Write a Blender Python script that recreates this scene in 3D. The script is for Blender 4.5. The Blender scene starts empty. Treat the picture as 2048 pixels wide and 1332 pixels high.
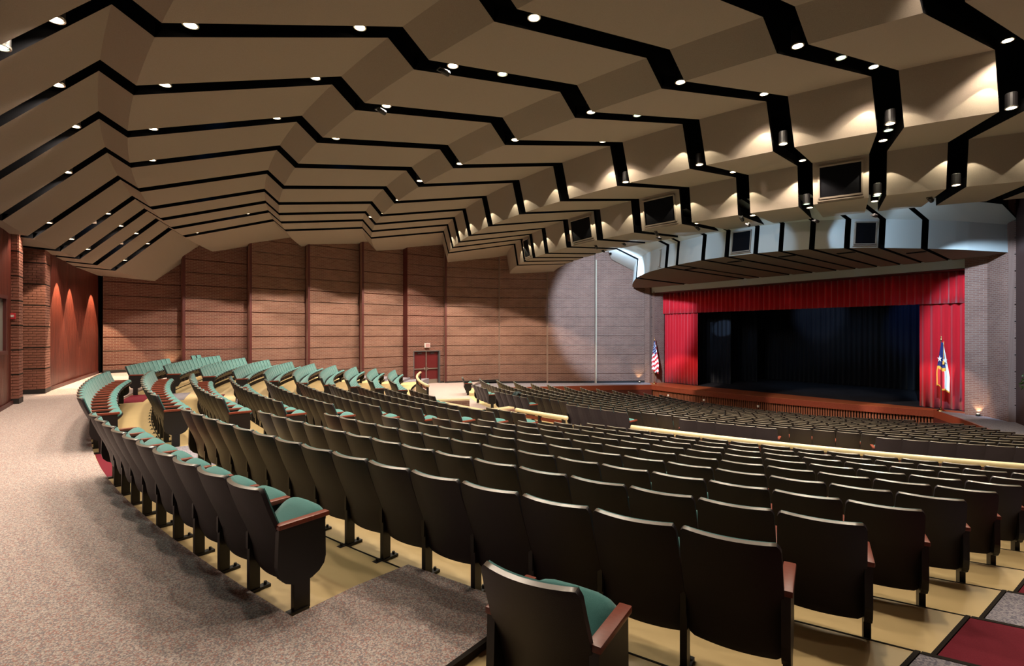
import bpy, bmesh, math, random
from mathutils import Vector, Matrix
random.seed(7)
PI = math.pi
scene = bpy.context.scene
C = scene.collection

# ------------------------------------------------------------------ camera
YAW = math.radians(54.5)
cd = bpy.data.cameras.new('camera'); cam = bpy.data.objects.new('camera', cd); C.objects.link(cam)
cam.location = (14.3, -28.7, 3.5); cam.rotation_euler = (PI / 2, 0, YAW)
cd.sensor_width = 36; cd.lens = 36 * 1012 / 2048; cd.clip_start = .05; cd.clip_end = 200
scene.camera = cam
# ------------------------------------------------------------------ world and exposure
w = bpy.data.worlds.new('world'); scene.world = w; w.use_nodes = True
w.node_tree.nodes['Background'].inputs[0].default_value = (.55, .5, .5, 1)
w.node_tree.nodes['Background'].inputs[1].default_value = .01
scene.view_settings.view_transform = 'Standard'; scene.view_settings.look = 'None'
scene.view_settings.gamma = 1; scene.view_settings.use_curve_mapping = False
scene.view_settings.exposure = 0.0
WARM = (1, .84, .66); COOL = (.5, .74, 1)
P_DOWN = 400; P_RISER = 95; P_FLOOD = 260; P_COOL = 700


def spot(name, loc, to, watts, size, col=WARM, blend=.3, radius=.06, parent=None):
    l = bpy.data.lights.new(name, 'SPOT'); l.energy = watts; l.spot_size = math.radians(size); l.spot_blend = blend
    l.color = col; l.shadow_soft_size = radius
    o = bpy.data.objects.new(name, l); C.objects.link(o); o.location = loc
    o.rotation_euler = (Vector(to) - Vector(loc)).to_track_quat('-Z', 'Y').to_euler()
    return o


# theatre spotlights hung in the slots of the fifth ceiling ring: cool ones for the ring over the stage and the side brick,
# warm ones for curtains and apron
SPOTS = [((9.3, -9.75, 7.4), (9.6, 0, 3.6), 9000, 40, 1), ((-2.72, -10.75, 7.25), (-10.5, -1.7, 5.1), 12500, 52, 1),
         ((6.2, -9.85, 7.35), (6.9, -6.4, 6.95), 200, 56, 1), ((4.42, -11.15, 7.35), (3.7, -9.1, 6.95), 130, 60, 1), ((.95, -11.65, 7.35), (.9, -9.0, 6.95), 150, 60, 1), ((7.7, -9.2, 7.35), (8.2, -4.2, 6.95), 330, 50, 1), ((-.85, -11.8, 7.35), (-2.4, -8, 6.95), 240, 56, 1), ((-2.7, -11.2, 7.35), (-5.4, -5.6, 6.95), 420, 46, 1),
         ((-2.75, -11.6, 7.45), (-7.4, 1, -.9), 6500, 21, 0), ((2.66, -11.5, 7.45), (6.9, 1, -.7), 6500, 21, 0), ((.97, -11.9, 7.45), (-2.8, .1, -.2), 4200, 22, 0), ((4.45, -11.6, 7.45), (2.2, .2, -.2), 4200, 24, 0),
         ((3.23, -24.32, 8.5), (-3.8, .8, 5.0), 900, 20, 0), ((5.62, -23.97, 8.5), (3.8, .8, 5.0), 900, 20, 0)]
for p, q, pw, sz, cool in SPOTS:
    spot('stage_beam', p, q, pw, sz, COOL if cool else (1, .82, .66), .35, .06)
spot('stage_flood', (-1.2, 3.2, 7.6), (-1.9, 9.2, 5.0), 520, 34, (.5, .68, 1), .7, .1)
spot('stage_flood', (3.4, 4.2, 7.6), (3.9, 9.2, 4.2), 420, 42, (.12, .3, 1), .7, .1)
spot('stage_flood', (0, 4.5, 8.2), (.5, 7.4, 0), 260, 80, COOL, .7, .1)
spot('stage_flood', (-1.0, -.4, 4.5), (-5.55, 3.45, 3.85), 900, 11, COOL, .25, .05)

# ------------------------------------------------------------------ materials
def mat(name, col, rough=.6, metal=0, spec=.5, noise=None, bump=None, coat=0, sheen=0):
    m = bpy.data.materials.new(name); m.use_nodes = True; nt = m.node_tree; b = nt.nodes['Principled BSDF']
    b.inputs['Base Color'].default_value = (*col, 1); b.inputs['Roughness'].default_value = rough
    b.inputs['Metallic'].default_value = metal; b.inputs['Specular IOR Level'].default_value = spec
    b.inputs['Coat Weight'].default_value = coat; b.inputs['Sheen Weight'].default_value = sheen
    if noise or bump:
        tc = nt.nodes.new('ShaderNodeTexCoord')
    if noise:                       # (second colour, scale, stretch xyz, contrast)
        c2, sc, st, k = noise
        mp = nt.nodes.new('ShaderNodeMapping'); mp.inputs['Scale'].default_value = st
        n = nt.nodes.new('ShaderNodeTexNoise'); n.inputs['Scale'].default_value = sc; n.inputs['Detail'].default_value = 3
        r = nt.nodes.new('ShaderNodeValToRGB'); r.color_ramp.elements[0].position = .5 - k; r.color_ramp.elements[1].position = .5 + k
        r.color_ramp.elements[0].color = (*col, 1); r.color_ramp.elements[1].color = (*c2, 1)
        nt.links.new(tc.outputs['Object'], mp.inputs[0]); nt.links.new(mp.outputs[0], n.inputs['Vector'])
        nt.links.new(n.outputs[0], r.inputs[0]); nt.links.new(r.outputs[0], b.inputs['Base Color'])
    if bump:                        # (scale, strength)
        n2 = nt.nodes.new('ShaderNodeTexNoise'); n2.inputs['Scale'].default_value = bump[0]
        bp = nt.nodes.new('ShaderNodeBump'); bp.inputs['Strength'].default_value = bump[1]; bp.inputs['Distance'].default_value = .01
        nt.links.new(tc.outputs['Object'], n2.inputs['Vector']); nt.links.new(n2.outputs[0], bp.inputs['Height'])
        nt.links.new(bp.outputs[0], b.inputs['Normal'])
    return m


def emit(name, col, k):
    m = mat(name, (0, 0, 0)); b = m.node_tree.nodes['Principled BSDF']
    b.inputs['Emission Color'].default_value = (*col, 1); b.inputs['Emission Strength'].default_value = k
    return m


def brick_mat(name, c1, c2, mortar, bw=.24, bh=.0775, ms=.011):
    m = mat(name, c1, .85, spec=.2); nt = m.node_tree; b = nt.nodes['Principled BSDF']
    uv = nt.nodes.new('ShaderNodeUVMap'); br = nt.nodes.new('ShaderNodeTexBrick')
    br.inputs['Scale'].default_value = 1; br.inputs['Brick Width'].default_value = bw; br.inputs['Row Height'].default_value = bh
    br.inputs['Mortar Size'].default_value = ms; br.inputs['Mortar Smooth'].default_value = .2; br.inputs['Bias'].default_value = 0
    br.inputs['Color1'].default_value = (*c1, 1); br.inputs['Color2'].default_value = (*c2, 1); br.inputs['Mortar'].default_value = (*mortar, 1)
    nt.links.new(uv.outputs[0], br.inputs['Vector'])
    n = nt.nodes.new('ShaderNodeTexNoise'); n.inputs['Scale'].default_value = 1.2; n.inputs['Detail'].default_value = 4
    nt.links.new(uv.outputs[0], n.inputs['Vector'])
    mx = nt.nodes.new('ShaderNodeMix'); mx.data_type = 'RGBA'; mx.blend_type = 'MULTIPLY'; mx.inputs[0].default_value = .35
    nt.links.new(br.outputs[0], mx.inputs[6]); nt.links.new(n.outputs[0], mx.inputs[7]); nt.links.new(mx.outputs[2], b.inputs['Base Color'])
    bp = nt.nodes.new('ShaderNodeBump'); bp.inputs['Strength'].default_value = .5; bp.inputs['Distance'].default_value = .008; bp.invert = True
    nt.links.new(br.outputs[1], bp.inputs['Height']); nt.links.new(bp.outputs[0], b.inputs['Normal'])
    return m


def carpet_mat(name, cols, scale):
    m = mat(name, cols[0], .95, spec=.1); nt = m.node_tree; b = nt.nodes['Principled BSDF']
    tc = nt.nodes.new('ShaderNodeTexCoord'); v = nt.nodes.new('ShaderNodeTexVoronoi'); v.inputs['Scale'].default_value = scale
    r = nt.nodes.new('ShaderNodeValToRGB'); r.color_ramp.interpolation = 'CONSTANT'
    sep = nt.nodes.new('ShaderNodeSeparateColor')
    nt.links.new(tc.outputs['Object'], v.inputs['Vector']); nt.links.new(v.outputs['Color'], sep.inputs[0]); nt.links.new(sep.outputs[0], r.inputs[0])
    e = r.color_ramp.elements
    while len(e) < len(cols): e.new(.5)
    for i, c in enumerate(cols): e[i].position = i / len(cols); e[i].color = (*c, 1)
    nt.links.new(r.outputs[0], b.inputs['Base Color'])
    bp = nt.nodes.new('ShaderNodeBump'); bp.inputs['Strength'].default_value = .6; bp.inputs['Distance'].default_value = .004
    nt.links.new(v.outputs['Distance'], bp.inputs['Height']); nt.links.new(bp.outputs[0], b.inputs['Normal'])
    return m


M = dict(
    shell=mat('dark_moulded_plastic', (.017, .0125, .017), .46, spec=.33, bump=(350, .25)),
    teal=mat('teal_fabric', (.05, .17, .165), .9, spec=.15, noise=((.08, .235, .225), 260, (1, 1, 1), .3), sheen=.25),
    mahog=mat('mahogany', (.16, .028, .015), .35, noise=((.25, .055, .028), 18, (1, 7, 1), .3)),
    black=mat('black_enamel', (.006, .005, .006), .45),
    chrome=mat('chrome', (.6, .58, .52), .3, metal=1),
    wood=mat('waxed_pale_floor', (.62, .46, .22), .4, spec=.4, noise=((.7, .53, .27), 1.3, (1, 1, 1), .3)),
    tieredge=mat('dark_nosing', (.02, .015, .012), .8, spec=.1),
    carpet=carpet_mat('speckled_carpet', [(.43, .35, .32), (.3, .26, .26), (.5, .42, .38), (.4, .23, .2), (.56, .48, .45), (.25, .22, .23)], 115),
    greycarpet=carpet_mat('grey_carpet', [(.22, .2, .24), (.3, .28, .31), (.16, .15, .19), (.34, .31, .33)], 85),
    maroon=mat('maroon_carpet', (.13, .014, .024), .95, spec=.1, noise=((.18, .022, .035), 180, (1, 1, 1), .3)),
    ceil=mat('textured_ceiling_paint', (.27, .22, .18), .9, spec=.1, noise=((.33, .275, .23), 70, (1, 1, 1), .35), bump=(160, .3)),
    void=mat('matt_black_paint', (.004, .004, .005), .95, spec=.05),
    grille=mat('black_grille_cloth', (.004, .004, .006), .9, spec=.1),
    brick=brick_mat('tan_brick', (.25, .122, .088), (.19, .088, .066), (.29, .195, .155)),
    brickred=brick_mat('red_tan_brick', (.2, .08, .06), (.15, .058, .045), (.26, .175, .14)),
    redbrick=mat('brick_face', (.2, .065, .045), .85, noise=((.3, .12, .08), 14, (1, 1, 1), .3), bump=(90, .4)),
    mortar=mat('mortar', (.4, .29, .2), .95),
    panel=mat('mahogany_board', (.05, .009, .007), .45, noise=((.14, .026, .014), 4, (7, 7, .3), .16), spec=.3),
    trim=mat('dark_red_trim', (.075, .013, .012), .5),
    base=mat('black_baseboard', (.012, .01, .01), .6),
    stagefloor=mat('black_stage_floor', (.012, .012, .018), .38, noise=((.06, .06, .075), 1.6, (.6, 6, 1), .2)),
    apron=mat('orange_stage_wood', (.4, .1, .04), .3, noise=((.52, .16, .07), 4, (.4, 6, 1), .3)),
    flute=mat('fluted_wood', (.22, .07, .035), .5),
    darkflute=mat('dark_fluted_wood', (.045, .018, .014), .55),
    rim=mat('shell_rim_highlight', (.15, .12, .092), .3, spec=.7),  # lighter colour paints in the overhead highlight along the shell's top edge
    curtain=mat('red_velvet', (.52, .006, .014), .8, spec=.2, sheen=.3),
    blackdrape=mat('black_blue_drape', (.006, .008, .018), .8, sheen=.1),
    brass=mat('brass', (.75, .52, .22), .25, metal=1),
    rail=mat('cream_rail_cap', (.8, .68, .42), .3, spec=.6, coat=.3),
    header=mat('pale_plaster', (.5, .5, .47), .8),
    frame=mat('cream_frame', (.5, .42, .3), .6),
    door=mat('red_door', (.1, .009, .011), .4),
    doorframe=mat('grey_steel_frame', (.06, .065, .07), .5),
    steel=mat('steel', (.6, .6, .58), .35, metal=1),
    kick=mat('kick_plate', (.35, .3, .25), .4, metal=.8),
    white=mat('white_plastic', (.8, .78, .74), .5),
    navy=mat('navy_cloth', (.012, .02, .12), .8), fwhite=mat('white_cloth', (.8, .78, .76), .8),
    fred=mat('red_cloth', (.55, .02, .03), .8), gold=mat('gold_fringe', (.75, .35, .04), .6),
    leaf=mat('leaf', (.03, .09, .02), .5, noise=((.09, .2, .05), 6, (1, 1, 1), .3)), pot=mat('dark_pot', (.05, .02, .015), .5),
    glass=mat('booth_glass', (.25, .26, .24), .15),
    cloth=mat('dark_green_jacket', (.012, .03, .035), .9),
    lens=emit('warm_lamp', (1, .78, .5), 22), hlens=emit('halide_lamp', (.72, 1, .75), 3.5), exitglow=emit('exit_face', (1, .45, .34), .75),
    exitred=emit('exit_letters', (.7, .01, .01), .5), upl=emit('uplight_lens', (1, .8, .5), 6),
)


# ------------------------------------------------------------------ mesh helpers
def tag(o, label=None, cat=None, group=None, kind=None):
    for k, v in (('label', label), ('category', cat), ('group', group), ('kind', kind)):
        if v: o[k] = v
    return o


def obj(name, me, mats, parent=None, loc=None, smooth=False):
    if isinstance(me, bmesh.types.BMesh):
        bm = me; me = bpy.data.meshes.new(name); bm.to_mesh(me); bm.free()
    if mats is not None and not me.materials:
        for m in (mats if isinstance(mats, (list, tuple)) else [mats]): me.materials.append(M[m])
    if smooth:
        me.polygons.foreach_set('use_smooth', [True] * len(me.polygons))
    o = bpy.data.objects.new(name, me); C.objects.link(o)
    if parent: o.parent = parent
    if loc: o.location = loc
    return o


def empty(name, loc=(0, 0, 0), rz=0, parent=None):
    o = bpy.data.objects.new(name, None); C.objects.link(o); o.location = loc; o.rotation_euler = (0, 0, rz); o.empty_display_size = .1
    if parent: o.parent = parent
    return o


def pydata(name, v, f, mats, parent=None, uv=None, mi=None, smooth=False):
    me = bpy.data.meshes.new(name); me.from_pydata(v, [], f)
    if uv:
        l = me.uv_layers.new(name='UVMap')
        for p in me.polygons:
            for li in p.loop_indices: l.data[li].uv = uv[me.loops[li].vertex_index]
    for m in (mats if isinstance(mats, (list, tuple)) else [mats]): me.materials.append(M[m])
    if mi: me.polygons.foreach_set('material_index', mi)
    bm = bmesh.new(); bm.from_mesh(me); bmesh.ops.recalc_face_normals(bm, faces=bm.faces); bm.to_mesh(me); bm.free()
    return obj(name, me, None, parent, smooth=smooth)


def box(bm, lo, hi, mi=0, bev=0, T=None):
    x0, y0, z0 = lo; x1, y1, z1 = hi
    vs = [bm.verts.new(p) for p in ((x0, y0, z0), (x1, y0, z0), (x1, y1, z0), (x0, y1, z0), (x0, y0, z1), (x1, y0, z1), (x1, y1, z1), (x0, y1, z1))]
    fs = [bm.faces.new([vs[i] for i in q]) for q in ((3, 2, 1, 0), (4, 5, 6, 7), (0, 1, 5, 4), (1, 2, 6, 5), (2, 3, 7, 6), (3, 0, 4, 7))]
    for f in fs: f.material_index = mi
    if bev:
        es = set(e for f in fs for e in f.edges)
        g = bmesh.ops.bevel(bm, geom=list(es), offset=bev, segments=2, affect='EDGES', profile=.6)
        vs = list(set(v for f in g['faces'] for v in f.verts) | set(v for v in vs if v.is_valid))
    if T is not None:
        bmesh.ops.transform(bm, matrix=T, verts=[v for v in vs if v.is_valid])


def cyl(bm, p0, p1, r0, r1=None, n=12, mi=0):
    p0 = Vector(p0); p1 = Vector(p1); r1 = r0 if r1 is None else r1; d = (p1 - p0).normalized()
    a = d.orthogonal().normalized(); b = d.cross(a)
    A = [bm.verts.new(p0 + (a * math.cos(2 * PI * i / n) + b * math.sin(2 * PI * i / n)) * r0) for i in range(n)]
    B = [bm.verts.new(p1 + (a * math.cos(2 * PI * i / n) + b * math.sin(2 * PI * i / n)) * r1) for i in range(n)]
    for i in range(n):
        bm.faces.new((A[i], A[(i + 1) % n], B[(i + 1) % n], B[i])).material_index = mi
    bm.faces.new(A[::-1]).material_index = mi; bm.faces.new(B).material_index = mi


def lathe(bm, prof, n=16, mi=0, c=(0, 0, 0)):
    rings = []
    for r, z in prof:
        rings.append([bm.verts.new((c[0] + r * math.cos(2 * PI * i / n), c[1] + r * math.sin(2 * PI * i / n), c[2] + z)) for i in range(n)])
    for a, b in zip(rings, rings[1:]):
        for i in range(n): bm.faces.new((a[i], a[(i + 1) % n], b[(i + 1) % n], b[i])).material_index = mi
    bm.faces.new(rings[0][::-1]).material_index = mi; bm.faces.new(rings[-1]).material_index = mi


def prism(bm, pts, z0, z1, mi=0):
    """vertical prism over a plan polygon"""
    A = [bm.verts.new((x, y, z0)) for x, y in pts]; B = [bm.verts.new((x, y, z1)) for x, y in pts]
    n = len(pts)
    for i in range(n): bm.faces.new((A[i], A[(i + 1) % n], B[(i + 1) % n], B[i])).material_index = mi
    bm.faces.new(A[::-1]).material_index = mi; bm.faces.new(B).material_index = mi
    return bm


# ------------------------------------------------------------------ plan geometry
SC = (0.0, 4.0)                                   # centre of the seating arcs
def arc_xy(R, x): return (x, SC[1] - math.sqrt(R * R - x * x))


def ring_poly(R0, R1, xa, xb, n=24, tilt=None):
    """plan polygon between two arcs, clipped at x = xa and x = xb"""
    a = [arc_xy(R0, xa + (xb - xa) * i / n) for i in range(n + 1)]
    b = [arc_xy(R1, xa + (xb - xa) * i / n) for i in range(n + 1)]
    return a + b[::-1]


ROW_R = [33.87 - .97 * i for i in range(10)]
ROW_Z = [1.55] + [1.53 - .13 * i for i in range(9)]          # floor heights of the rear rows
F_R = [21.3 - .97 * j for j in range(14)]
F_Z = [.16 - .1 * j for j in range(14)]
Z_CROSS = .16
AISLES = [(-5.5, -3.35), (3.8, 5.62), (13.2, 15.3)]
XW = 16.6

# ------------------------------------------------------------------ floor
floor = obj('floor', prism(bmesh.new(), [(-18, -33.5), (17.5, -33.5), (17.5, 4), (-18, 4)], -1.5, -1.25), 'tieredge')
tag(floor, 'stepped auditorium floor of speckled carpet and pale waxed tiers', 'floor', kind='structure')
bm = bmesh.new()
rear = [(16.6, -33.2), (-17.4, -33.2)] + [arc_xy(33.67, -16.6 + 27.3 * i / 40) for i in range(41)]
# the landing for wheelchairs that reaches forward to the second row
rear += [(10.68, -27.92), (10.52, -27.45), (10.42, -26.98), (11.0, -26.76), (11.52, -26.60), (11.62, -26.95), (11.86, -27.75), (12.0, -28.0), (13.25, -27.6), (16.6, -27.2)]
prism(bm, rear, 1.3, 1.6); obj('rear_aisle_carpet', bm, 'carpet', floor)
bm = bmesh.new(); prism(bm, [(11.52, -26.60), (11.535, -26.58), (11.88, -27.75), (11.86, -27.75)], 1.2, 1.56); obj('landing_riser', bm, 'flute', floor)
bm = bmesh.new(); prism(bm, [(11.515, -26.60), (11.545, -26.575), (11.89, -27.75), (11.855, -27.75)], 1.56, 1.604); obj('carpet_nosing', bm, 'tieredge', floor)
for i in range(10):
    R_out = ROW_R[i] + (.3 if i == 0 else -.2); R_in = ROW_R[i + 1] - .2 if i < 9 else 24.0
    bm = bmesh.new(); prism(bm, ring_poly(R_out, R_in, -14.6, 13.22, 40), -1.2, ROW_Z[i]); obj('seating_tier', bm, 'wood', floor)
    bm = bmesh.new(); prism(bm, ring_poly(R_in + .004, R_in - .012, -14.6, 13.22, 40), ROW_Z[i] - .13, ROW_Z[i] + .003)
    obj('tier_nosing', bm, 'tieredge', floor)
bm = bmesh.new(); prism(bm, ring_poly(24.05, 20.95, -17, 16.6, 30), -1.2, Z_CROSS); obj('cross_aisle_carpet', bm, 'carpet', floor)
for j in range(14):
    R_out = F_R[j] - .2; R_in = F_R[j + 1] - .2 if j < 13 else 7.4
    xm = min(12.3, math.sqrt(max(R_in ** 2 - 4, 1)) * .98)
    bm = bmesh.new(); prism(bm, ring_poly(R_out, R_in, -xm, xm, 24), -1.22, F_Z[j] - .02); obj('seating_tier', bm, 'wood', floor)
bm = bmesh.new(); prism(bm, [(-9, -6), (9, -6), (9, -.5), (-9, -.5)], -1.22, -1.16); obj('front_floor', bm, 'wood', floor)
# side aisles
bm = bmesh.new()
for xa, xb in ((-17, -14.6),):
    for i in range(10):
        prism(bm, ring_poly(ROW_R[i] + (.3 if i == 0 else -.2), (ROW_R[i + 1] - .2) if i < 9 else 24.0, xa, xb, 4), -1.2, ROW_Z[i] + .02)
obj('side_aisle_carpet', bm, 'greycarpet', floor)
# aisle steps: maroon and grey strips in turn
for ai, (xa, xb) in enumerate(AISLES):
    for i in range(10):
        Ro = 33.66 if i == 0 else ROW_R[i] - .2; Ri = (ROW_R[i + 1] - .2) if i < 9 else 24.0
        m = 'maroon' if (i % 2 == 0) else 'greycarpet'
        if ai < 2: lo, hi, zt = Ro - .97 * .62, Ro - .012, ROW_Z[i] + .006
        else: lo, hi, zt = Ri, Ro, ROW_Z[i] + .008
        bm = bmesh.new(); prism(bm, ring_poly(hi, lo, xa + .03, xb - .03, 6), ROW_Z[i] - .3, zt); obj('aisle_step', bm, m, floor)
        if ai == 2:
            bm = bmesh.new(); prism(bm, ring_poly(hi, lo, xa, xa + .025, 2), ROW_Z[i] - .3, zt + .004); obj('aisle_edging', bm, 'tieredge', floor)
            bm = bmesh.new(); prism(bm, ring_poly(lo + .03, lo - .004, xa + .03, xb, 6), ROW_Z[i] - .3, zt + .003); obj('step_nosing', bm, 'tieredge', floor)

# ------------------------------------------------------------------ walls
def bands(z0, z1):
    b0 = 3.3 - .66 * math.ceil((3.3 - z0) / .66)
    return [z for z in [b0 + .66 * k for k in range(30)] if z0 + .05 < z < z1 - .05]


def brick_panel(p0, p1, z0, z1, parent, m='brick', thick=.25, name='brick_panel', groove=.05):
    """a brick wall panel whose recessed band joints are cut in; the visible side is on the right of p0 -> p1"""
    d = Vector((p1[0] - p0[0], p1[1] - p0[1], 0)); L = d.length; d.normalize(); n = Vector((d.y, -d.x, 0))
    prof = [(z0, 0)]
    for zb in bands(z0, z1): prof += [(zb - .022, 0), (zb - .019, -groove), (zb + .019, -groove), (zb + .022, 0)]
    prof.append((z1, 0))
    v, f, uv = [], [], []
    P0 = Vector((p0[0], p0[1], 0))
    for s in (0, L):
        for z, o in prof: v.append(P0 + d * s + n * o + Vector((0, 0, z))); uv.append((s + p0[0], z - 3.3))
        for z in (z1, z0): v.append(P0 + d * s - n * thick + Vector((0, 0, z))); uv.append((s + p0[0], z))
    k = len(prof) + 2
    for i in range(k): f.append((i, (i + 1) % k, k + (i + 1) % k, k + i))
    f.append(tuple(range(k))[::-1]); f.append(tuple(range(k, 2 * k)))
    return pydata(name, [tuple(a) for a in v], f, m, parent, uv)


def base_strip(p0, p1, z0, h, parent, m='base', t=.03, name='baseboard'):
    d = Vector((p1[0] - p0[0], p1[1] - p0[1])).normalized(); n = Vector((d.y, -d.x)) * t
    bm = bmesh.new(); prism(bm, [p0, p1, (p1[0] + n.x, p1[1] + n.y), (p0[0] + n.x, p0[1] + n.y)], z0, z0 + h)
    return obj(name, bm, m, parent)


ZT = 10.4
wall_left = empty('wall_left'); tag(wall_left, 'saw-tooth tan brick side wall with recessed bands behind the seats', 'wall', kind='structure')
# panel ends (x, y) rear and front, base height; each panel stands proud of its neighbour towards the rear
PW = [((-16.23, -30.54), (-16.77, -27.45), 1.6), ((-16.14, -27.41), (-16.68, -24.42), 1.42), ((-16.1, -24.38), (-16.65, -21.41), 1.1), ((-16.09, -21.38), (-16.58, -18.26), 0.8), ((-16.05, -18.26), (-16.49, -15.41), 0.45), ((-15.99, -15.32), (-16.08, -12.58), 0.12), ((-15.84, -12.71), (-14.98, -8.97), 0.12), ((-14.8, -8.97), (-13.19, -6.12), 0.0), ((-13.01, -6.13), (-11.23, -3.39), 0.0), ((-11.08, -3.43), (-9.4, -0.29), 0.0)]
for k, (p0, p1, zb) in enumerate(PW):
    # seen from the hall the visible side is on the right of p0 -> p1
    m = 'brickred' if k in (0, 1, 5) else 'brick'
    if k == 5:
        d = Vector((p1[0] - p0[0], p1[1] - p0[1])); L = d.length; d.normalize()
        s0 = .42; s1 = s0 + 1.95
        q = lambda s: (p0[0] + d.x * s, p0[1] + d.y * s)
        brick_panel(p0, q(s0), zb, ZT, wall_left, m); brick_panel(q(s1), p1, zb, ZT, wall_left, m); brick_panel(q(s0), q(s1), zb + 2.22, ZT, wall_left, m)
        DP = (q(s0), q(s1), d, zb)
    else:
        brick_panel(p0, p1, zb, ZT, wall_left, m)
    base_strip(p0, p1 if k != 5 else DP[0], zb, .14, wall_left)
    if k == 5: base_strip(DP[1], p1, zb, .14, wall_left)
    if k < len(PW) - 1:
        n0 = PW[k + 1][0]; d = Vector((n0[0] - p1[0], n0[1] - p1[1])); L = max(d.length, .05); d.normalize(); nn = Vector((-d.y, d.x)) * -.12
        bm = bmesh.new(); prism(bm, [p1, n0, (n0[0] - nn.x, n0[1] - nn.y), (p1[0] - nn.x, p1[1] - nn.y)], PW[k + 1][2], ZT)
        obj('return_strip', bm, 'trim' if k < 6 else 'brickred', wall_left)
# pale conduit on the last joint
bm = bmesh.new(); pc = PW[9][0]; cyl(bm, (pc[0] + .08, pc[1] - .02, 0), (pc[0] + .08, pc[1] - .02, 8.6), .035, n=8); obj('conduit', bm, 'frame', wall_left)

wall_rear = empty('wall_rear'); tag(wall_rear, 'rear wall of mahogany boards and banded brick pillars', 'wall', kind='structure')
def boards(p0, p1, z0, z1, parent, wd=.15, m='panel', g=.014, thick=.12):
    d = Vector((p1[0] - p0[0], p1[1] - p0[1])); L = d.length; d.normalize(); n = Vector((d.y, -d.x))
    k = max(1, round(L / wd)); wd = L / k; pts = []
    for i in range(k):
        s = i * wd; pts += [(s, 0), (s + wd - .012, 0), (s + wd - .012, -g), (s + wd, -g)]
    P = [(p0[0] + d.x * s + n.x * o, p0[1] + d.y * s + n.y * o) for s, o in pts]
    P += [(p1[0] - n.x * thick, p1[1] - n.y * thick), (p0[0] - n.x * thick, p0[1] - n.y * thick)]
    bm = bmesh.new(); prism(bm, P, z0, z1); return obj('board_wall', bm, m, parent)
boards((-8.0, -31.42), (-12.4, -31.18), 1.6, 9, wall_rear, m='panel')
boards((-12.4, -31.18), (-16.3, -30.72), 1.6, 9, wall_rear)
base_strip((-8.0, -31.42), (-16.3, -30.72), 1.6, .12, wall_rear, 'trim')
bm = bmesh.new(); prism(bm, [(-16.3, -30.72), (-16.3, -30.9), (-17.6, -30.9), (-17.6, -30.6)], 1.6, 9); obj('dark_return', bm, 'void', wall_rear)
# booth wall with its window
yb = -31.72
boards((-3.62, yb), (-4.42, yb - .02), 1.6, 9, wall_rear)
boards((9.0, -31.4), (-1.6, yb), 1.6, 9, wall_rear); boards((16.6, -31.4), (9.0, -31.4), 1.6, 9, wall_rear)
boards((-1.6, yb), (-3.62, yb), 1.6, 2.98, wall_rear); boards((-1.6, yb), (-3.62, yb), 4.42, 9, wall_rear)
base_strip((9, -31.4), (-4.42, yb), 1.6, .1, wall_rear, 'trim')
win = empty('window_1'); tag(win, 'control booth window in mahogany frame at the left edge', 'window', kind='structure')
bm = bmesh.new()
box(bm, (-3.66, yb - .05, 2.96), (-1.6, yb + .05, 3.05)); box(bm, (-3.66, yb - .05, 4.36), (-1.6, yb + .05, 4.45)); box(bm, (-3.66, yb - .05, 3.05), (-3.58, yb + .03, 4.36)); box(bm, (-1.68, yb - .05, 3.05), (-1.6, yb + .03, 4.36))
obj('window_frame', bm, 'trim', win)
bm = bmesh.new(); box(bm, (-3.58, yb - .045, 3.05), (-1.68, yb - .03, 4.36)); obj('pane', bm, 'glass', win)
# pillars built of single bricks
def pillar(faces, z0, z1, core, max_bricks=300):
    """faces: list of (p0, p1) plan edges; bricks stand .012 proud of the mortar core"""
    t = empty('brick_pillar', parent=wall_rear)
    bm = bmesh.new(); prism(bm, core, z0, z1); obj('mortar_core', bm, 'mortar', t)
    joints = []; mesh = {}; count = 0; rest = bmesh.new(); nrest = 0
    course = .0825; nb = int((z1 - z0) / course)
    for k in range(nb):
        z = z0 + k * course
        zoff = 0
        if (k % 8) == 7 and k > 2: joints.append(z)
        for (p0, p1) in faces:
            d = Vector((p1[0] - p0[0], p1[1] - p0[1])); L = d.length; d.normalize(); n = Vector((d.y, -d.x))
            edges = [0]; s = .2 if k % 2 else .1
            while s < L - .04: edges.append(s); s += .2
            edges.append(L)
            for a, b in zip(edges, edges[1:]):
                w_ = round(b - a - .01, 3)
                if w_ < .02: continue
                T = Matrix.Translation((p0[0] + d.x * (a + b) / 2 + n.x * zoff, p0[1] + d.y * (a + b) / 2 + n.y * zoff, z + course / 2)) @ Matrix.Rotation(math.atan2(d.y, d.x), 4, 'Z')
                if count < max_bricks and z < 7.2:
                    if w_ not in mesh:
                        b2 = bmesh.new(); box(b2, (-w_ / 2, -.014, -.034), (w_ / 2, .03, .034)); me = bpy.data.meshes.new('brick'); b2.to_mesh(me); b2.free(); me.materials.append(M['redbrick']); mesh[w_] = me
                    o = bpy.data.objects.new('brick', mesh[w_]); C.objects.link(o); o.parent = t; o.matrix_local = T; count += 1
                else:
                    box(rest, (-w_ / 2, -.014, -.036), (w_ / 2, .03, .036), T=T); nrest += 1
    if nrest: tag(obj('brick', rest, 'redbrick', t), kind='stuff')
    else: rest.free()
    for zj in joints:
        bm = bmesh.new()
        for p0, p1 in faces:
            d = Vector((p1[0] - p0[0], p1[1] - p0[1])).normalized(); n = Vector((d.y, -d.x)) * .003 + Vector((d.y, -d.x)) * .0145
            prism(bm, [p0, p1, (p1[0] + n.x, p1[1] + n.y), (p0[0] + n.x, p0[1] + n.y)], zj + .052, zj + .085)
        obj('band_joint_shade', bm, 'tieredge', t)  # dark strip paints the shade of a recessed band
    return t
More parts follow.
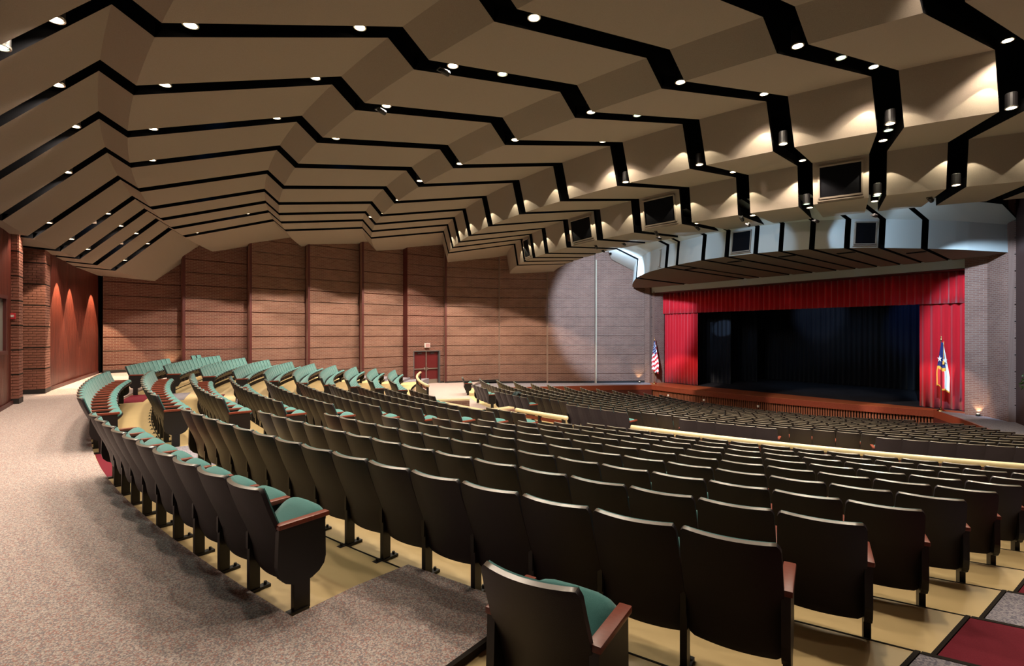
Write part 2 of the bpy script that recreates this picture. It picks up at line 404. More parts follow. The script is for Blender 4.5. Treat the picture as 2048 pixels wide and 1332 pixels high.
pillar([((-7.2, -32.1), (-7.15, -31.42)), ((-7.15, -31.42), (-7.95, -31.4))], 1.74, 8.2, [(-7.165, -31.435), (-7.215, -32.1), (-8.2, -32.1), (-8.2, -31.42)])
bm = bmesh.new(); prism(bm, [(-7.13, -31.4), (-7.18, -32.1), (-8.0, -32.1), (-8.0, -31.38)], 1.6, 1.74); obj('pillar_base', bm, 'base', wall_rear)
pillar([((-4.42, -31.9), (-4.42, -31.6)), ((-4.42, -31.6), (-4.95, -31.6))], 1.74, 8.2, [(-4.435, -31.615), (-4.435, -31.9), (-4.95, -32.1), (-4.95, -31.615)])
bm = bmesh.new(); prism(bm, [(-4.4, -31.58), (-4.4, -31.9), (-4.97, -32.1), (-4.97, -31.58)], 1.6, 1.74); obj('pillar_base', bm, 'base', wall_rear)
bm = bmesh.new(); prism(bm, [(-4.9, -32.1), (-7.3, -32.1), (-7.3, -32.3), (-4.9, -32.3)], 1.6, 9); obj('recess_back', bm, 'void', wall_rear)

wall_right = empty('wall_right'); tag(wall_right, 'banded brick wall beside the stage at the right edge of the photo', 'wall', kind='structure')
brick_panel((9.62, -1.05), (8.72, .02), 0, ZT, wall_right, 'brick'); base_strip((9.62, -1.05), (8.72, .02), 0, .1, wall_right)
boards((16.6, -12.5), (12.4, -6.6), -1.2, ZT, wall_right, .11, 'darkflute', .03)
boards((12.4, -6.6), (9.75, -1.15), 0, ZT, wall_right, .11, 'darkflute', .03)
bm = bmesh.new(); prism(bm, [(16.6, -33), (16.8, -33), (16.8, -12.4), (16.6, -12.5)], -1.2, ZT); obj('brick_panel', bm, 'brick', wall_right)

wall_stage = empty('wall_stage'); tag(wall_stage, 'brick piers and pale header around the stage opening', 'wall', kind='structure')
brick_panel((-8.98, 0), (-9.75, 0), 0, 6.75, wall_stage); brick_panel((-8.86, .9), (-8.98, 0), 0, 6.4, wall_stage)
brick_panel((8.75, 0), (7.9, 0), 0, 6.75, wall_stage); bm = bmesh.new(); prism(bm, [(7.9, .004), (7.9, 1.2), (8.4, 1.2), (8.4, .26)], 0, 6.4); obj('jamb', bm, 'trim', wall_stage)
bm = bmesh.new(); box(bm, (-10.2, -.02, 6.32), (9.2, .35, 6.74)); obj('header_beam', bm, 'header', wall_stage)
bm = bmesh.new(); box(bm, (-9.2, .0, 6.28), (8.4, .95, 6.32)); obj('header_soffit', bm, 'trim', wall_stage)
bm = bmesh.new(); box(bm, (-18, .36, 6.74), (17.5, .6, ZT)); obj('upper_wall', bm, 'void', wall_stage)

# stage house
stage = empty('stage_floor'); tag(stage, 'scuffed black stage floor behind the red curtains', 'floor', kind='structure')
bm = bmesh.new(); prism(bm, [(-16, .75), (14, .75), (14, 13), (-16, 13)], -1.2, 0); obj('stage_deck', bm, 'stagefloor', stage)
LIP = [(-7.95, -1.3), (-4.6, -1.55), (-1.5, -1.5), (1.3, -1.15), (3.6, -.75), (5.2, -.35), (6.75, .1)]
bm = bmesh.new(); prism(bm, LIP + [(8.6, .02), (8.6, .76), (-9.2, .76), (-9.2, .0)], -.05, .004); obj('stage_apron', bm, 'apron', stage)
def offs(P, o, extra=0):
    return [(x, y + o) for x, y in P]
bm = bmesh.new(); prism(bm, offs(LIP, -.02) + offs(LIP, .1)[::-1], -.3, -.0005); obj('apron_fascia', bm, 'mahog', stage)
fl = bmesh.new()
for (a, b) in zip(LIP, LIP[1:]):
    L = math.hypot(b[0] - a[0], b[1] - a[1]); k = int(L / .11)
    for i in range(k):
        t0 = i / k; t1 = (i + .55) / k
        q = [(a[0] + (b[0] - a[0]) * t, a[1] + (b[1] - a[1]) * t + .12) for t in (t0, t1)]
        prism(fl, [q[0], q[1], (q[1][0], q[1][1] + .06), (q[0][0], q[0][1] + .06)], -1.2, -.3)
tag(obj('fluted_batten', fl, 'flute', stage), kind='stuff')
bm = bmesh.new(); prism(bm, offs(LIP, .18) + offs(LIP, .3)[::-1], -1.2, -.3); obj('stage_front_backing', bm, 'void', stage)
# carpeted side stages with mahogany fascia
for nm, P, edge in (('side_stage_carpet', [(-7.95, -1.3), (-10.3, -5.6), (-11.6, -8.6), (-13.4, -12.2), (-17.2, -12.2), (-17.2, -9), (-14.2, -6.6), (-9.6, 0), (-8.6, 0)], [(-7.95, -1.3), (-10.3, -5.6), (-11.6, -8.6), (-13.4, -12.2)]),
                    ('side_stage_carpet', [(6.75, .1), (8.6, -2.6), (10.69, -6.2), (12.6, -9.6), (14.5, -9.6), (9.6, -.9), (8.8, .03)], [(6.75, .1), (8.6, -2.6), (10.69, -6.2), (12.6, -9.6)])):
    bm = bmesh.new(); prism(bm, P, -1.2, .002); obj(nm, bm, 'greycarpet', stage)
    s = .02 if edge[0][0] < 0 else -.02
    for a, b in zip(edge, edge[1:]):
        bm = bmesh.new(); prism(bm, [(a[0] + s, a[1]), (b[0] + s, b[1]), (b[0] - s * 4, b[1]), (a[0] - s * 4, a[1])], -.3, .012); obj('side_fascia', bm, 'mahog', stage)
        bm = bmesh.new(); prism(bm, [(a[0] + s * .5, a[1]), (b[0] + s * .5, b[1]), (b[0] - s, b[1]), (a[0] - s, a[1])], -1.2, -.3); obj('side_riser', bm, 'trim', stage)
bh = bmesh.new(); box(bh, (-16, 12.9, 0), (14, 13, 9)); box(bh, (-16.1, .9, 0), (-16, 13, 9)); box(bh, (14, .9, 0), (14.1, 13, 9)); box(bh, (-16, .9, 9), (14, 13, 9.1))
box(bh, (-16, .9, 0), (-9.4, .96, 9)); box(bh, (8.4, .9, 0), (14, .96, 9)); box(bh, (-9.4, .9, 6.4), (8.4, .96, 9))
obj('stage_house', bh, 'void', wall_stage)


def drape(name, x0, x1, y, z0, z1, m, fold=.2, amp=.06, thick=.02, sway=0, parent=None):
    n = max(4, int(abs(x1 - x0) / fold * 8)); v, f = [], []
    r = random.Random(int(x0 * 10 + z1 * 7)); ph = 0; pts = []
    for i in range(n + 1):
        x = x0 + (x1 - x0) * i / n; ph += 2 * PI / 8 * (.75 + .5 * r.random())
        pts.append((x, y + amp * (math.sin(ph) * .8 + .3 * math.sin(ph * .37)) + sway * (x - x0)))
    rows = 3
    for off in (0, thick):
        for k in range(rows + 1):
            z = z0 + (z1 - z0) * k / rows; a = 1 - .35 * k / rows
            for x, yy in pts: v.append((x, y + (yy - y) * a + off, z))
    N = n + 1; B = N * (rows + 1)
    for k in range(rows):
        for i in range(n):
            q = (k * N + i, k * N + i + 1, (k + 1) * N + i + 1, (k + 1) * N + i)
            f.append(q); f.append(tuple(B + j for j in q)[::-1])
    for i in range(n): f.append((i, i + 1, B + i + 1, B + i)); f.append((rows * N + i, rows * N + i + 1, B + rows * N + i + 1, B + rows * N + i))
    for k in range(rows):
        f.append((k * N, (k + 1) * N, B + (k + 1) * N, B + k * N)); f.append((k * N + n, (k + 1) * N + n, B + (k + 1) * N + n, B + k * N + n))
    return pydata(name, v, f, m, parent, smooth=True)


tag(drape('stage_valance', -8.85, 7.88, .82, 4.85, 6.28, 'curtain', .3, .12), 'long pleated red valance across the top of the stage', 'curtain')
tag(drape('stage_curtain', -8.8, -6.0, 1.05, .02, 5.4, 'curtain', .24, .1), 'red velvet stage curtain gathered at the left of the opening', 'curtain')
tag(drape('stage_curtain', 5.95, 7.86, 1.05, .02, 5.4, 'curtain', .34, .12), 'red velvet stage curtain gathered behind the navy flag at right', 'curtain')
tag(drape('black_drape', -9.5, -5.15, 3.5, .01, 6.3, 'blackdrape', .3, .07), 'black wing drape just behind the left red curtain', 'curtain')
tag(drape('black_drape', -10.5, -4.9, 6.5, .01, 7.3, 'blackdrape', .3, .07), 'second black wing drape from the left, deeper on stage', 'curtain')
tag(drape('black_drape', -13, 11, 9.2, .01, 8.5, 'blackdrape', .32, .1), 'wide black backdrop with a faint blue sheen at stage rear', 'curtain')
tag(drape('black_drape', 7.2, 10.5, 3.5, .01, 6.3, 'blackdrape', .3, .07), 'black wing drape hidden mostly behind the right red curtain', 'curtain')

# ------------------------------------------------------------------ double door and exit sign on the left wall
d0, d1, dd, dz = DP; dn = Vector((dd.y, -dd.x))
def dT(s, o, z): return Matrix.Translation((d0[0] + dd.x * s + dn.x * o, d0[1] + dd.y * s + dn.y * o, z)) @ Matrix.Rotation(math.atan2(dd.y, dd.x), 4, 'Z')
door = empty('door_1'); tag(door, 'red double exit door with push bars in the brick wall', 'door', kind='structure')
def dbox(name, lo, hi, m, par):
    bm = bmesh.new(); box(bm, lo, hi, T=dT(0, 0, dz)); return obj(name, bm, m, par)
W = 1.95
dbox('door_frame', (0, .0, 0), (.06, .3, 2.22), 'doorframe', door); dbox('door_frame', (W - .09, -.02, 0), (W, .3, 2.22), 'doorframe', door); dbox('door_frame', (0, 0, 2.16), (W, .3, 2.22), 'doorframe', door)
dbox('mullion', (W / 2 - .035, .1, 0), (W / 2 + .025, .2, 2.16), 'steel', door)
for k, (a, b) in enumerate(((.06, W / 2 - .035), (W / 2 + .025, W - .09))):
    lf = dbox('door_leaf', (a, .16, .01), (b, .21, 2.16), 'door', door)
    dbox('push_bar', (a + .04, .09, 1.0), (b - .04, .13, 1.06), 'steel', lf); dbox('kick_plate', (a + .03, .152, .02), (b - .03, .16, .32), 'kick', lf)
    dbox('door_closer', (a + .3, .1, 2.02), (b - .3, .158, 2.09), 'doorframe', lf); dbox('bar_bracket', (b - .13 if k == 0 else a + .04, .085, .94), (b - .05 if k == 0 else a + .1, .16, 1.12), 'steel', lf)
dbox('door_backing', (0, .24, 0), (W, .3, 2.22), 'void', door)
ex = empty('exit_sign'); tag(ex, 'glowing exit sign above the red double door', 'sign')
bm = bmesh.new(); box(bm, (.78, -.12, 2.42), (1.14, .02, 2.72), bev=.01, T=dT(0, 0, dz)); obj('sign_box', bm, 'white', ex)
bm = bmesh.new(); box(bm, (.8, -.125, 2.44), (1.12, -.12, 2.70), T=dT(0, 0, dz)); obj('sign_face', bm, 'exitglow', ex)
tc = bpy.data.curves.new('exit_text', 'FONT'); tc.body = 'EXIT'; tc.size = .2; tc.align_x = 'CENTER'; tc.align_y = 'CENTER'; tc.extrude = .002; tc.offset = .006
to = bpy.data.objects.new('tmp', tc); C.objects.link(to); dg = bpy.context.evaluated_depsgraph_get(); me = bpy.data.meshes.new_from_object(to.evaluated_get(dg)); bpy.data.objects.remove(to)
me.materials.clear(); me.materials.append(M['exitred']); le = obj('sign_lettering', me, None, ex)
le.matrix_world = dT(.96, -.13, dz + 2.57) @ Matrix.Rotation(PI / 2, 4, 'X')

# ------------------------------------------------------------------ ceiling: folded rings cut into strips by black slots
CX, CY = -.858, 11.743
FR = [43.25, 41.361, 40.88, 37.413, 36.907, 33.301, 32.84, 28.804, 28.485, 24.5, 24.3, 21.2]
FZ = [6.09, 8.048, 7.756, 8.94, 8.51, 9.097, 8.608, 9.45, 8.239, 8.9, 7.63, 7.79]
XG = [15.78, 13.77, 11.77, 9.82, 7.74, 5.62, 3.23, .7, -1.78, -4.42, -6.88, -8.74, -10.45, -12.25]
RD = FR[8]; SLOT = .235
def cplan(x, r):
    if r >= RD: return (x, CY - math.sqrt(r * r - (x - CX) ** 2))
    y = CY - math.sqrt(RD * RD - (x - CX) ** 2)
    return (CX + (x - CX) / RD * r, CY + (y - CY) / RD * r)
def cz(r):
    if r >= FR[0]: return FZ[0]
    for i in range(len(FR) - 1):
        if FR[i] >= r >= FR[i + 1]: return FZ[i] + (FR[i] - r) / (FR[i] - FR[i + 1]) * (FZ[i + 1] - FZ[i])
    return FZ[-1]
bm = bmesh.new(); box(bm, (-18, -33.5, 10.4), (17.5, 1, 10.6)); ceiling = obj('ceiling', bm, 'void')
tag(ceiling, 'folded tan acoustic ceiling cut by long black slots', 'ceiling', kind='structure')


def ceil_panel(xa, xb, chain, nx=5, end=False):
    """chain: bottom (r, z) points rear to front; the block hangs from it upwards"""
    top = [(r - (.1 if i == len(chain) - 1 else 0), z + (.16 if i == len(chain) - 1 else .3)) for i, (r, z) in enumerate(chain)]
    if len(chain) == 3: top[1] = (chain[1][0] - .1, chain[1][1] + .3)
    if end: top[-1] = (chain[-1][0], chain[-1][1] + .3)
    loop = chain + top[::-1]; K = len(loop); v, f, mi = [], [], []
    for i in range(nx + 1):
        x = xa + (xb - xa) * i / nx
        for r, z in loop: px, py = cplan(x, r); v.append((px, py, z))
    for i in range(nx):
        for k in range(K):
            f.append((i * K + k, i * K + (k + 1) % K, (i + 1) * K + (k + 1) % K, (i + 1) * K + k)); mi.append(0 if (k < len(chain) - 1 or (end and k == len(chain) - 1)) else 1)
    f.append(tuple(range(K))[::-1]); f.append(tuple(range(nx * K, nx * K + K))); mi += [1, 1]
    o = pydata('ceiling_panel', v, f, ['ceil', 'void'], ceiling, mi=mi)
    return o


strips = []
xs = [17.3] + XG + [-17.0]
for a, b in zip(xs, xs[1:]): strips.append((b + SLOT if b != xs[-1] else -17.0, a - SLOT if a != xs[0] else 17.3))
rings = [[(45.2, 6.2), (43.25, 6.09)], [(FR[0], FZ[0]), (FR[1], FZ[1]), (FR[2], FZ[2])], [(FR[2], FZ[2]), (FR[3], FZ[3]), (FR[4], FZ[4])],
         [(FR[4], FZ[4]), (FR[5], FZ[5]), (FR[6], FZ[6])], [(FR[6], FZ[6]), (FR[7], FZ[7]), (FR[8], FZ[8])],
         [(FR[8], FZ[8]), (FR[9], FZ[9]), (FR[10], FZ[10])], [(FR[10], FZ[10]), (FR[11], FZ[11])]]
GR = {2: 0, 4: 0}
def grille_on(panel, P, Q, R_, S):
    """frame and black cloth over the quad P (bottom left) Q (bottom right) R_ (top right) S (top left)"""
    P, Q, R_, S = map(Vector, (P, Q, R_, S)); n = (Q - P).cross(S - P).normalized()
    def at(u, v, o): a = P.lerp(Q, u); b = S.lerp(R_, u); return a.lerp(b, v) + n * o
    if (Vector((14.3, -28.7, 3.5)) - P).dot(n) < 0: n = -n
    def slab(u0, u1, v0, v1, o0, o1):
        bm = bmesh.new(); vs = [bm.verts.new(at(u, v, o)) for o in (o0, o1) for u, v in ((u0, v0), (u1, v0), (u1, v1), (u0, v1))]
        for q in ((0, 1, 2, 3), (4, 5, 6, 7), (0, 1, 5, 4), (1, 2, 6, 5), (2, 3, 7, 6), (3, 0, 4, 7)): bm.faces.new([vs[i] for i in q])
        bmesh.ops.recalc_face_normals(bm, faces=bm.faces); return bm
    obj('grille_cloth', slab(.13, .87, .13, .87, -.02, .05), 'grille', panel)
    for q in ((.1, .9, .1, .14), (.1, .9, .86, .9), (.1, .13, .1, .9), (.87, .9, .1, .9)): obj('grille_frame', slab(*q, -.02, .075), 'ceil', panel)
    obj('grille_sill', slab(.08, .92, .045, .07, -.01, .085), 'ceil', panel)
for ri, ch in enumerate(rings):
    for si, (xa, xb) in enumerate(strips):
        xb2, xa2 = xb, xa
        # stop at the outer walls
        if ri < 5: xa2 = max(xa2, -16.9); xb2 = min(xb2, 16.9)
        if xb2 - xa2 < .2: continue
        o = ceil_panel(xa2, xb2, ch, 6, end=(ri == 6))
        if ri == 5 and si in (4, 7, 9, 12):
            e = .0
            a = cplan(xa2, FR[10] + e); b = cplan(xb2, FR[10] + e); c = cplan(xb2, FR[9] + e); d_ = cplan(xa2, FR[9] + e)
            grille_on(o, (*a, FZ[10]), (*b, FZ[10]), (*c, FZ[9]), (*d_, FZ[9]))
# the innermost ring around the stage front: soffit, pale face and brown underside
FB = [(-9.9, -.3), (-9.36, -1.6), (-7.6, -3.6), (-5.34, -5.9), (-3.2, -7.5), (-1.3, -8.4), (-.2, -8.8), (1.2, -9.15), (2.33, -9.2), (3.51, -9.05), (4.35, -8.8), (5.27, -8.3), (6.16, -7.5), (6.91, -6.5), (7.81, -5.0), (8.56, -3.5), (9.16, -1.9), (9.7, -.4)]
def fpt(t, dy=0):
    i = min(int(t), len(FB) - 2); u = t - i; a, b = FB[i], FB[i + 1]
    return (a[0] + (b[0] - a[0]) * u, a[1] + (b[1] - a[1]) * u + dy)
ZFB, ZFT, ZFW = 6.68, 7.78, 6.7
def fpanel(t0, t1):
    n = max(2, int((t1 - t0) * 3)); v, f, mi = [], [], []
    for i in range(n + 1):
        t = t0 + (t1 - t0) * i / n; x, y = fpt(t)
        k = 1.0; wy = .34
        # gaps of the underside run back towards the stage wall, drifting to the right of the photo
        sl = .22 * (1 - abs(x) / 14); xw = x * .98 - (0 if abs(x) > 8.5 else .06 * (wy - y)) - .9 * max(0, (-x + 2) / 12)
        ux = x - .0; ay = y - 2.6 + .04 * abs(x)
        loop = [(x * .98, ay, 8.35), (x, y + .15, ZFT), (x, y, ZFB), (xw, wy, ZFW), (xw, wy, ZFW + .1), (x * .99, y + .35, ZFB + .2), (x * .99, y + .5, ZFT + .15), (x * .98, ay, 8.5)]
        v += loop
    K = 8
    for i in range(n):
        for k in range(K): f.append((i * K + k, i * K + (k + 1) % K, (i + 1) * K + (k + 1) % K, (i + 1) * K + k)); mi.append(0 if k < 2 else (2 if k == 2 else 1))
    f.append(tuple(range(K))[::-1]); f.append(tuple(range(n * K, n * K + K))); mi += [1, 1]
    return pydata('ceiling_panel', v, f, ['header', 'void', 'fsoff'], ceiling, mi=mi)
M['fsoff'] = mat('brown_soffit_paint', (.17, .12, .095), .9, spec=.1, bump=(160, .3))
GT = [3.0, 5.0, 5.75, 7.0, 8.0, 9.0, 10.0, 11.0, 12.0, 13.0, 14.0]
cuts = [0] + GT + [len(FB) - 1]
fp = []
for i in range(len(cuts) - 1):
    g = .085
    fp.append(fpanel(cuts[i] + (g if i else 0), cuts[i + 1] - (g if i < len(cuts) - 2 else 0)))
for i in (1, 5, 9):
    a = fpt(cuts[i] + .1); b = fpt(cuts[i + 1] - .1)
    grille_on(fp[i], (*a, ZFB), (*b, ZFB), (b[0], b[1] + .15, ZFT), (a[0], a[1] + .15, ZFT))
for i in (2, 4, 6, 8, 10):
    a = fpt((cuts[i] + cuts[i + 1]) / 2); bm = bmesh.new(); box(bm, (a[0] - .35, a[1] + 1.5, ZFB - .02), (a[0] + .25, a[1] + 1.72, ZFB + .05)); obj('vent', bm, 'grille', fp[i])

# ------------------------------------------------------------------ downlights in the slots
WL = [(5, 41.95), (5, 40.5), (6, 41.9), (6, 40.45), (7, 41.75), (6, 37.85), (7, 37.95), (7, 40.45), (7, 36.5), (8, 42.1), (8, 40.45), (9, 42.9), (10, 42.05), (11, 42.1), (12, 38.25), (12, 36.3), (5, 38.05), (4, 36.35), (5, 36.25), (6, 36.3), (4, 32.6), (5, 32.6), (6, 32.7), (7, 32.75), (8, 32.9), (9, 32.75), (6, 29.4), (6, 28.35), (8, 28.2), (3, 32.65), (3, 29.4), (2, 29.1), (4, 29.4), (4, 28.5), (5, 28.35), (4, 25.05), (5, 25.45), (4, 23.3), (3, 28.5), (3, 26.35), (3, 24.3), (3, 23.0), (2, 28.25), (2, 24.3), (5, 23.3), (6, 23.45), (10, 42.95), (11, 43.0), (12, 42.05), (13, 42.9), (13, 42.15), (13, 40.45), (11, 33.05), (10, 32.75), (7, 23.4), (8, 21.75)]
WL += [(3, 37.5), (2, 37.9), (4, 38.6), (2, 33.4)]  # downlights added above the near rows to brighten floor and seat tops
HL = [(5, 42.45), (5, 35.1), (5, 31.0), (3, 30.95), (3, 27.95), (3, 24.0), (4, 24.1)]
SECT = [(43.2, 'above the rear aisle'), (41.0, 'in the rear ceiling ring'), (36.95, 'in the second ceiling ring'), (32.9, 'in the third ceiling ring'), (28.5, 'in the fourth ceiling ring'), (24.35, 'in the fifth ceiling ring'), (0, 'in the ring nearest the stage')]
TENS = ['', '', 'twenty', 'thirty', 'forty']
ONES = ['zeroth', 'first', 'second', 'third', 'fourth', 'fifth', 'sixth', 'seventh', 'eighth', 'ninth', 'tenth', 'eleventh', 'twelfth', 'thirteenth', 'fourteenth', 'fifteenth', 'sixteenth', 'seventeenth', 'eighteenth', 'nineteenth']
ORD = [ONES[i] if i < 20 else (TENS[i // 10][:-1] + 'ieth' if i % 10 == 0 else TENS[i // 10] + '-' + ONES[i % 10]) for i in range(50)]
def light_meshes():
    a = bmesh.new(); lathe(a, [(.075, .03), (.1, .0), (.105, .02), (.105, .3), (.09, .32)], 16)
    b = bmesh.new(); lathe(b, [(.082, .012), (.084, .016), (.076, .02)], 16)
    r = bmesh.new(); n = 18
    for i in range(n):
        q = []
        for t in (i, (i + 1) % n):
            c, s = math.cos(2 * PI * t / n), math.sin(2 * PI * t / n); q.append((c, s))
        vs = [r.verts.new((q[0][0] * .09, q[0][1] * .09, -.005)), r.verts.new((q[1][0] * .09, q[1][1] * .09, -.005)), r.verts.new((q[1][0] * .11, q[1][1] * .11, -.005)), r.verts.new((q[0][0] * .11, q[0][1] * .11, -.005)),
              r.verts.new((q[0][0] * .09, q[0][1] * .09, .02)), r.verts.new((q[1][0] * .09, q[1][1] * .09, .02)), r.verts.new((q[1][0] * .11, q[1][1] * .11, .02)), r.verts.new((q[0][0] * .11, q[0][1] * .11, .02))]
        for k in ((0, 1, 2, 3), (4, 5, 6, 7), (0, 1, 5, 4), (2, 3, 7, 6)): r.faces.new([vs[i2] for i2 in k])
    out = []
    for nm, bm_, mm in (('housing', a, 'black'), ('lamp_lens', b, 'lens'), ('trim_ring', r, 'chrome')):
        bmesh.ops.recalc_face_normals(bm_, faces=bm_.faces); me = bpy.data.meshes.new(nm); bm_.to_mesh(me); bm_.free(); me.materials.append(M[mm]); out.append((nm, me))
    return out
LM = light_meshes()
hm = LM[1][1].copy(); hm.materials.clear(); hm.materials.append(M['hlens'])
seen = {}
allL = [(g, r, 0) for g, r in WL] + [(g, r, 1) for g, r in HL]
allL.sort(key=lambda t: (t[0], -t[1]))
for g, r, h in allL:
    x, y = cplan(XG[g], r); z = cz(r) + .08
    sec = next(s for lim, s in SECT if r > lim); key = (g, sec, h); seen[key] = seen.get(key, 0) + 1
    t = empty('ceiling_downlight', (x, y, z))
    rank = ['', '', ', second', ', third', ', fourth'][min(seen[key], 4)]
    tag(t, '%s downlight, %s slot from right, %s%s' % ('greenish' if h else 'warm', ORD[max(1, g - 1)], sec, rank), 'light', 'downlights in the ceiling slots')
    for nm, me in LM:
        o = bpy.data.objects.new(nm, hm if (h and nm == 'lamp_lens') else me); C.objects.link(o); o.parent = t
    spot('downlight_beam', (x, y, z - .03), (x, y, 0), P_DOWN * (.5 if h else 1) * (.25 if (g >= 10 and r > 40) else (.65 if g >= 8 and r > 40 else 1)), 116, (.85, 1, .85) if h else WARM, .35, .09)
# scallops of light on the two lit risers: lamps standing in the slots just in front of each riser
for fold, pw, gs in ((8, 1, range(1, 13)), (10, .8, range(1, 13))):
    for g in gs:
        for sd in (-.17, .17):
            x, y = cplan(XG[g] + sd, FR[fold] + (.42 if fold == 8 else .36)); spot('riser_lamp', (x, y, FZ[fold] + (.72 if fold == 8 else .98)), (x + sd * 1.4, y + .1, FZ[fold]), P_RISER * pw, 74, (1, .9, .64), .1, .012)
for k, (p, q, pw, sz, cool) in enumerate(SPOTS):
    t = empty('stage_spotlight', p); d = (Vector(q) - Vector(p)).normalized(); t.rotation_euler = d.to_track_quat('-Z', 'Y').to_euler()
    tag(t, 'black cylindrical stage spotlight under the ceiling slots, %s from the right' % ORD[1 + sorted(range(len(SPOTS)), key=lambda i: -SPOTS[i][0][0]).index(k)], 'spotlight', 'stage spotlights')
    bm = bmesh.new(); lathe(bm, [(.05, .04), (.055, .05), (.055, .2), (.035, .23)], 12); obj('housing', bm, 'black', t)
    bm = bmesh.new(); box(bm, (-.07, -.01, .1), (-.06, .01, .28)); box(bm, (.06, -.01, .1), (.07, .01, .28)); box(bm, (-.07, -.01, .27), (.07, .01, .285)); obj('yoke', bm, 'black', t)
for kk, (g, r) in enumerate([(7, 39.25), (8, 39.3), (10, 39.35), (12, 38.8), (10, 42.6), (12, 42.7), (8, 31.35), (8, 35.5), (8, 27.2)]):  # plates and blue point lamps added to give the bluish glints
    x, y = cplan(XG[g], r); t = empty('slot_glint_plate', (x, y, cz(r) + .26)); tag(t, 'added plate for a bluish lamp glint deep in a ceiling slot, %s from the left' % ORD[kk + 1], 'reflector', 'added glint plates in the ceiling slots')
    bm = bmesh.new(); n = 8
    for i in range(n):
        a0, a1 = (i / n - .5) * 1.6, ((i + 1) / n - .5) * 1.6
        q = [(.2 * math.sin(a0), .28, .2 * math.cos(a0) - .1), (.2 * math.sin(a1), .28, .2 * math.cos(a1) - .1), (.2 * math.sin(a1), -.28, .2 * math.cos(a1) - .1), (.2 * math.sin(a0), -.28, .2 * math.cos(a0) - .1)]
        A = [bm.verts.new(p) for p in q]; B = [bm.verts.new((p[0], p[1], p[2] + .01)) for p in q]; bm.faces.new(A); bm.faces.new(B[::-1])
        bm.faces.new((A[0], A[1], B[1], B[0])); bm.faces.new((A[2], A[3], B[3], B[2]))
    bmesh.ops.recalc_face_normals(bm, faces=bm.faces); obj('glint_plate', bm, 'steel', t)
    l = bpy.data.lights.new('slot_glow', 'POINT'); l.energy = 1.6; l.color = (.1, .5, 1); l.shadow_soft_size = .03; lo = bpy.data.objects.new('slot_glow', l); C.objects.link(lo); lo.location = (x, y, cz(r) + .2)
# added lamps recessed high in the slot nearest the brick wall, which wash the wall below the ceiling line
for kk, r in enumerate((39.5, 36.5, 34.6, 31.5, 30.2, 28.0, 26.0, 23.6)):
    x, y = cplan(XG[13], r); t = empty('ceiling_downlight', (x, y, cz(r) + .12)); tag(t, 'added recessed downlight in the slot nearest the far brick wall, %s from the rear' % ORD[kk + 1], 'light', 'downlights in the ceiling slots')
    for nm, me in LM:
        o = bpy.data.objects.new(nm, me); C.objects.link(o); o.parent = t
    spot('downlight_beam', (x, y, cz(r) + .08), (x - .1, y, 0), P_DOWN * 3.7, 108, WARM, .12, .05)
# wall washers over the rear boards
for x, y in ((-9.1, -31.1), (-11.3, -30.95), (-14.9, -30.6)):
    spot('board_washer', (x, y + .3, 6.0), (x, y + .05, 1.6), 1500, 66, (1, .74, .45), .15, .02)
spot('pillar_washer', (-6.3, -30.9, 5.9), (-7.3, -31.6, 2.6), 260, 60, (1, .8, .55), .3, .03)

# ------------------------------------------------------------------ uplights at the foot of the left wall
for (x, y), (x2, y2), zf, lab in (((-16.15, -27.83), (-16.81, -27.81), 1.6, 'at the foot of the rearmost brick panel'), ((-16.1, -24.84), (-16.72, -24.76), 1.4, 'at the foot of the second brick panel'), ((-16.09, -22.03), (-16.68, -21.9), 1.1, 'at the foot of the third brick panel'), ((-16.07, -18.98), (-16.62, -18.8), 0.8, 'at the foot of the fourth brick panel'), ((-16.0, -15.93), (-16.52, -15.71), 0.45, 'at the foot of the brick panel left of the door'), ((-9.3, -0.93), (-9.66, -0.5), 0, 'at the left brick pier of the stage')):
    t = empty('wall_uplight', (x, y, zf)); tag(t, 'small floor uplight ' + lab, 'light', 'uplights along the walls')
    bm = bmesh.new(); lathe(bm, [(.07, 0), (.08, .05), (.06, .1), (.05, .1)], 12); obj('housing', bm, 'black', t); bm = bmesh.new(); lathe(bm, [(.045, .095), (.045, .105)], 12); obj('lamp_lens', bm, 'upl', t)
    spot('uplight_beam', (x * .7 + x2 * .3, y * .7 + y2 * .3, zf + .14), (x2, y2, zf + 2.1), 55, 80, (1, .82, .45), .7, .03)
t = empty('wall_uplight', (8.35, -.35, 0)); tag(t, 'small floor uplight at the right brick pier of the stage', 'light', 'uplights along the walls')
bm = bmesh.new(); lathe(bm, [(.07, 0), (.08, .05), (.06, .1), (.05, .1)], 12); obj('housing', bm, 'black', t); bm = bmesh.new(); lathe(bm, [(.045, .095), (.045, .105)], 12); obj('lamp_lens', bm, 'upl', t)
spot('uplight_beam', (8.35, -.32, .13), (8.35, .08, 1.9), 28, 80, (1, .8, .45), .6, .03)

